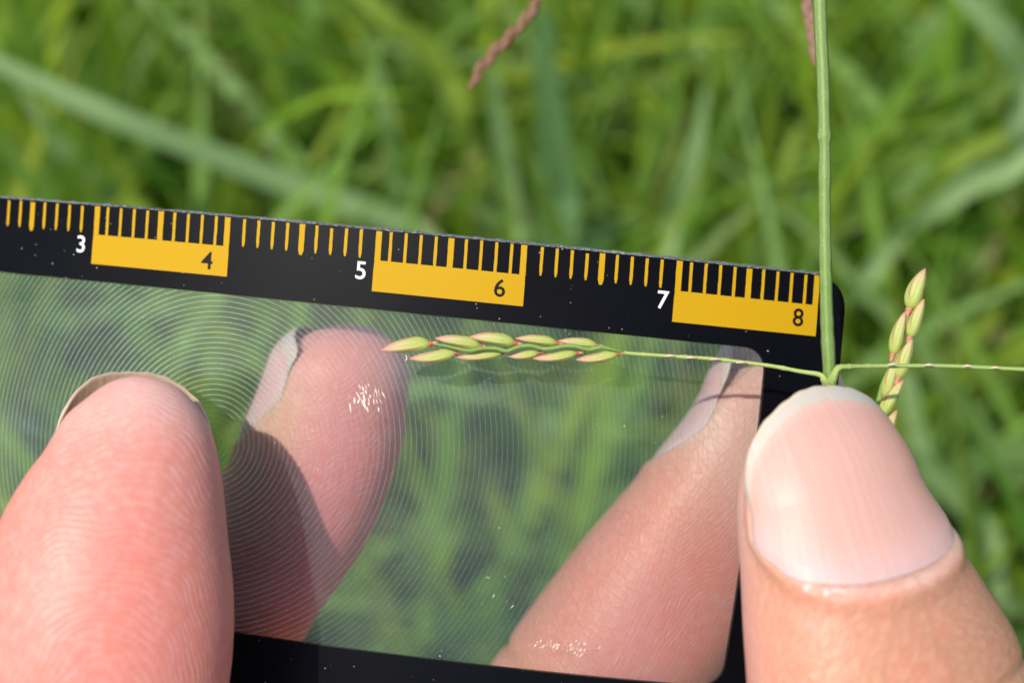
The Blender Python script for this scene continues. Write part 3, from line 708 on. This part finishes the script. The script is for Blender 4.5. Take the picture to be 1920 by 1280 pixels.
    cut = np.clip(cut, 0, 1)[..., None]; pig = pig * (1 - cut) + (np.array([.84, .56, .46]) + np.array([.08, .26, .30]) * smoothstep(.75, 1, cut)) * cut
    pig = pig * .86
    fuv = np.stack([x[:, None] + 0 * arcpos + 7.3 * which[:, None] * (x[:, None] > 4.5), arcpos, dors], -1)
    Vs = P3 * .01
    Vs = np.where((which == 1)[:, None, None], press(Vs, True, soft=.2), press(Vs, False, gap=.03)); Vs = Vs.reshape(-1, 3)
    Fq = [grid_faces(nS, nv, True)]
    pigs = pig.reshape(-1, 3); fu = fuv.reshape(-1, 3)
    # other fingers and the wrist, below the frame
    off = len(Vs); VL = [Vs]; PL_ = [pigs]; UL = [fu]
    for ex in extra:
        Cc = np.array([[*wp(c[0], c[1], c[2]), c[3], c[4]] for c in ex]); Cd = catmull(Cc, 50); n2 = 50; nv2 = 40
        Tt = np.gradient(Cd[:, :3], axis=0); Tt /= np.linalg.norm(Tt, axis=1)[:, None]
        Nn = N[nS // 2] - (Tt @ N[nS // 2])[:, None] * Tt; Nn /= np.linalg.norm(Nn, axis=1)[:, None]; Bb = np.cross(Tt, Nn)
        aa = np.linspace(0, 2 * np.pi, nv2, endpoint=False); kk = np.linspace(0, 1, n2)
        cp = np.sqrt(np.clip(1 - np.clip(1 - kk * 8, 0, 1) ** 2, .001, 1)) * np.sqrt(np.clip(1 - np.clip(1 - (1 - kk) * 8, 0, 1) ** 2, .001, 1))
        VV_ = Cd[:, None, :3] + (Cd[:, 3:4] * .01 * cp[:, None] * np.cos(aa))[..., None] * Bb[:, None] + (Cd[:, 4:5] * .01 * cp[:, None] * np.sin(aa))[..., None] * Nn[:, None]
        VL.append(VV_.reshape(-1, 3)); Fq.append(grid_faces(n2, nv2, True) + off); off += n2 * nv2
        PL_.append(np.tile(np.array(fingers[0]['pad']) * .9, (n2 * nv2, 1)))
        UL.append(np.stack([np.repeat(kk * 6 + 9, nv2), np.tile(aa, n2), np.full(n2 * nv2, .5)], 1))
    Vall = np.vstack(VL); pg = np.vstack(PL_)
    base = C[nS // 2, :3]
    H = empty(name, base, label, 'hand')
    skin = mesh_np('skin', Vall, np.vstack(Fq), M_skin, H, attrs={'pig': np.hstack([pg, np.ones((len(pg), 1))]), 'fuv': np.vstack(UL)})
    # nails
    for fi, f in enumerate(fingers):
        nu_, nv_ = 110, 90
        v = np.linspace(-1, 1, nv_)
        xf = f['xf'] + f['fk'] * (1 - np.sqrt(np.clip(1 - np.abs(v * .99) ** 2.0, 0, 1)))
        xf = xf + .005 * np.sin(9 * v + fi) + .003 * np.sin(31 * v)
        x1 = f['xc'] + .02 - f['ck'] * np.abs(v) ** 2.2 + .006 * np.sin(17 * v) + .004 * np.sin(41 * v + 1)
        uu = np.linspace(0, 1, nu_)[:, None]
        X = xf[None] * (1 - uu) + x1[None] * uu; ANG = np.pi + v[None] * f['amax'] + 0 * X
        ref = f['ref']                         # station used for straight extrapolation
        sref = ref if fi == 0 else tot - ref
        Tr, Nr, Br = [z[0] for z in frames(np.array([sref]))]
        cr = np.array([np.interp(sref, L, D[:, q]) for q in range(9)])
        sx = np.clip(X, ref, None); stn = sx if fi == 0 else tot - sx
        Tq, Nq, Bq = frames(stn.ravel()); Cq = np.stack([np.interp(stn.ravel(), L, D[:, q]) for q in range(9)], 1)
        over = np.clip(ref - X, 0, None).ravel()[:, None]      # distance beyond the reference, straight on
        tdir = Tr * (-1 if fi == 0 else 1)
        ctr = Cq[:, :3] * 100 + tdir * over
        Wn = Cq[:, 3] * f.get('ws', 1.0); Hn = Cq[:, 4]
        A_ = ANG.ravel(); s_, c_ = np.sin(A_), -np.cos(A_)
        taper = 1 - f.get('tp', .0) * (over[:, 0] / (ref + .1)) ** 1.6
        drop = f.get('drop', .0) * over[:, 0] ** 2
        lift = f.get('lift', .0)
        base_p = ctr + (Wn * taper * sgn(s_, 1.0))[:, None] * Bq + ((Hn + lift - .005) * (taper if f.get('tp') else 1) * sgn(c_, 1.0) - drop)[:, None] * Nq
        nq = (s_ / Wn)[:, None] * Bq + (c_ / Hn)[:, None] * Nq; nq /= np.linalg.norm(nq, axis=1)[:, None]
        th = .030
        endt = np.minimum(1, np.minimum(uu * 40 + .25, (1 - uu) * 10 + .1)) * np.minimum(1, (1 - np.abs(v[None])) * 8 + .15)
        top = base_p + nq * (th * .5 * endt.ravel() - .004)[:, None]; bot = base_p - nq * (th * .5 * endt.ravel() + .004)[:, None]
        V = press(np.vstack([top, bot]) * .01, fi == 1, gap=.055 if fi == 1 else .03, soft=.2 if fi == 1 else .015); nn = nu_ * nv_
        Fa = grid_faces(nu_, nv_); ring = np.concatenate([np.arange(nv_), (np.arange(1, nu_)) * nv_ + nv_ - 1, (nu_ - 1) * nv_ + np.arange(nv_ - 2, -1, -1), np.arange(nu_ - 2, 0, -1) * nv_])
        r2 = np.roll(ring, -1); Fr = np.stack([ring, ring + nn, r2 + nn, r2], 1)
        dfe = (X - xf[None])                                   # distance behind the free edge
        free = f['fw'] * (1 + .10 * np.sin(v * 5))[None] 
        fm = smoothstep(free + .022, free - .012, dfe)[..., None]
        c = np.array(f['bed']) + 0 * X[..., None]
        lun = smoothstep(.0, .30, x1[None] - X)[..., None]
        c = np.array(f['lun']) * (1 - lun) + c * lun
        rs = (np.exp(-((v[None] - f.get('rv', .5)) / .35) ** 2) * np.exp(-((dfe - .45) / .4) ** 2))[..., None] * .55
        c = c * (1 - rs) + np.array(f['flush']) * rs
        band = np.exp(-((dfe - free - .03) / .025) ** 2)[..., None] * .55
        c = c * (1 - band) + np.array(f['band']) * band
        c = c * (1 - fm) + np.array(f['free']) * fm
        rim = smoothstep(.022, .0, dfe)[..., None]; c = c * (1 - rim) + np.array(f['rim']) * rim
        c = c.reshape(-1, 3); under = np.tile(np.array(f.get('under', f['free'])), (nn, 1))
        rimf = rim.reshape(-1, 1); under = under * (1 - rimf) + np.array(f['rim']) * rimf
        cc = np.vstack([c, under]) * .86; fv = np.stack([X, v[None] * f['amax'] * .8 + 0 * X, 0 * X + fi], -1).reshape(-1, 3)
        mesh_np('fingernail', V, np.vstack([Fa, Fa[:, ::-1] + nn, Fr]), M_nail, H, attrs={'pig': np.hstack([cc, np.ones((2 * nn, 1))]), 'fuv': np.vstack([fv, fv])})
    return H

PINK = (.76, .36, .29); DOR = (.57, .28, .15); TIP = (.88, .58, .50); RED = (.78, .24, .17)
# right hand: thumb in front (nail to the camera), index finger behind the lens
nr_t = (.56, -.05, -1.0); nr_i = (-.80, -.52, .30)
right_chain = [
    (1494, 758, 9.80, .45, .42, .40, nr_t),
    (1524, 855, 9.72, .53, .44, .44, nr_t),
    (1566, 1000, 9.62, .65, .50, .50, nr_t),
    (1617, 1150, 9.55, .81, .58, .56, nr_t),
    (1668, 1300, 9.55, .92, .64, .62, nr_t),
    (1760, 1550, 9.65, .90, .68, .66, nr_t),
    (1850, 1950, 10.0, .95, .75, .75, nr_t),
    (1900, 2500, 10.8, 1.3, .95, .95, (.5, .1, -.85)),
    (1850, 3100, 12.0, 2.2, 1.3, 1.3, (.8, .5, -.3)),
    (1600, 3250, 13.6, 2.4, 1.4, 1.3, (.7, .7, .3)),
    (1250, 2900, 14.3, 1.5, 1.1, 1.1, (.0, .6, .8)),
    (980, 2450, 14.0, 1.0, .85, .85, (-.5, .0, .8)),
    (930, 2000, 13.0, .88, .78, .75, (-.8, -.3, .4)),
    (940, 1600, 12.1, .87, .76, .74, nr_i),
    (1075, 1350, 11.75, .84, .72, .72, nr_i),
    (1200, 1160, 11.55, .82, .68, .70, nr_i),
    (1330, 985, 11.42, .78, .62, .66, nr_i),
    (1412, 850, 11.32, .69, .54, .56, nr_i),
    (1455, 735, 11.25, .56, .48, .50, nr_i),
    (1464, 645, 11.20, .46, .44, .44, nr_i)]
thumb = dict(cap=.72, amax=1.36, xc=1.14, ck=.40, xf=-.045, fk=.60, fold=.040, ref=.62, ws=1.09, lift=.0, fw=.105,
             creases=((1.9, .02, .05), (2.15, .025, .05), (2.4, .02, .05)), pad=(.76, .38, .30), dor=DOR, tip=(.80, .48, .38), red=(.80, .36, .27), tl=(.2, .9), rx=(1.3, .5, .3),
             bed=(.74, .41, .33), lun=(.78, .47, .43), flush=(.78, .34, .24), free=(.62, .56, .46), band=(.80, .50, .38), rim=(.88, .66, .42), rv=.45, drop=.25, tp=.26)
rindex = dict(cap=.50, amax=1.0, xc=1.25, ck=.55, xf=-.0, fk=.35, drop=.4, fold=.012, ref=.5, fw=.09, creases=((2.9, .03, .06),), pad=(.85, .34, .29), dor=(.92, .42, .30),
              tip=(.95, .60, .50), red=(.85, .22, .19), tl=(.5, 1.5), rx=(2.0, .7, .5), bed=(.90, .56, .56), lun=(.90, .60, .60), flush=(.9, .5, .48), free=(.72, .62, .56), band=(.72, .48, .42), rim=(.7, .62, .5))
hand('right_hand', 'right hand pressing the stem onto the card with the thumb, nail towards us', right_chain, [thumb, rindex], None, None,
     [[(1500, 2500, 15.2, 1.0, .9), (1250, 2300, 14.6, .95, .85), (1150, 2500, 13.2, .9, .85), (1300, 2750, 12.6, .8, .8)],
      [(1650, 2700, 15.6, 1.0, .9), (1420, 2500, 15.2, .95, .85), (1300, 2650, 13.9, .9, .85), (1400, 2900, 13.2, .8, .8)],
      [(1800, 2850, 15.8, 1.0, .9), (1600, 2700, 15.6, .9, .8), (1480, 2800, 14.5, .85, .8), (1550, 3000, 13.9, .7, .7)],
      [(1700, 2950, 13.4, 2.6, 1.5), (1850, 3500, 13.6, 2.9, 1.7), (2050, 4300, 13.2, 2.7, 1.9), (2300, 5600, 12.5, 3.2, 2.6)]])

nl_f = (-.24, -.05, .96); nl_b = (-.84, -.50, .08)
left_chain = [
    (248, 716, 9.98, .52, .44, .40, nl_f),
    (253, 780, 9.92, .55, .46, .44, nl_f),
    (247, 880, 9.82, .57, .50, .50, nl_f),
    (217, 1020, 9.72, .70, .56, .58, nl_f),
    (196, 1160, 9.66, .78, .60, .62, nl_f),
    (176, 1300, 9.66, .80, .62, .62, nl_f),
    (130, 1600, 9.8, .82, .64, .62, nl_f),
    (60, 2050, 10.3, .90, .70, .70, nl_f),
    (0, 2500, 11.2, 1.3, .9, .9, (-.5, .3, .8)),
    (-60, 2950, 12.4, 2.2, 1.3, 1.3, (-.7, .6, .2)),
    (60, 3050, 13.6, 2.2, 1.3, 1.3, (-.7, .6, -.3)),
    (130, 2600, 14.0, 1.3, 1.0, 1.0, (-.8, .3, -.5)),
    (180, 2100, 13.4, .90, .80, .80, (-.9, .0, -.4)),
    (220, 1700, 12.5, .74, .64, .64, nl_b),
    (300, 1380, 11.95, .68, .58, .62, nl_b),
    (385, 1220, 11.75, .66, .56, .60, nl_b),
    (462, 1075, 11.58, .64, .54, .60, nl_b),
    (545, 945, 11.48, .62, .53, .60, nl_b),
    (598, 805, 11.42, .60, .50, .60, nl_b),
    (628, 695, 11.38, .58, .46, .54, nl_b),
    (642, 604, 11.36, .55, .42, .48, nl_b)]
lfront = dict(cap=.80, amax=1.10, xc=1.15, ck=.3, xf=-.165, fk=.66, ws=.97, fold=.03, ref=.55, fw=.16, cd=0, creases=((1.85, .012, .03), (2.55, .05, .06),), pad=(.77, .31, .24), dor=DOR, tip=(.82, .46, .38), red=(.80, .22, .16),
              tl=(.1, .55), rx=(1.5, .8, .55), bed=(.82, .58, .52), lun=(.85, .65, .62), flush=(.82, .5, .42), free=(.70, .55, .38), band=(.6, .4, .25), rim=(.66, .50, .38), under=(.40, .27, .16))
lback = dict(cap=.42, amax=1.1, xc=1.05, ck=.5, xf=.10, fk=.20, drop=1.6, fold=.012, ref=.40, fw=.08, cd=0, creases=((2.6, .04, .06),), pad=(.88, .32, .30), dor=(.92, .56, .40), tip=(.88, .36, .33), red=(.80, .14, .15),
             tl=(.1, .6), rx=(1.6, .7, .6), bed=(.92, .56, .56), lun=(.92, .6, .58), flush=(.9, .5, .5), free=(.70, .60, .52), band=(.66, .42, .36), rim=(.66, .56, .46), under=(.45, .33, .22))
hand('left_hand', 'left hand with one fingertip pad in front of the card and another behind', left_chain, [lfront, lback], None, None,
     [[(-150, 2300, 15.0, 1.0, .9), (0, 2100, 14.8, .95, .85), (200, 2250, 13.8, .9, .85), (150, 2550, 13.2, .8, .8)],
      [(-250, 2500, 15.4, 1.0, .9), (-80, 2300, 15.2, .95, .85), (130, 2450, 14.3, .9, .85), (100, 2700, 13.6, .8, .8)],
      [(-350, 2700, 15.6, .9, .8), (-200, 2500, 15.5, .9, .8), (20, 2600, 14.8, .85, .8), (0, 2850, 14.2, .7, .7)],
      [(-50, 2800, 13.2, 2.4, 1.5), (-200, 3400, 13.5, 2.9, 1.7), (-400, 4200, 13.2, 2.7, 1.9), (-700, 5400, 12.6, 3.2, 2.6)]])
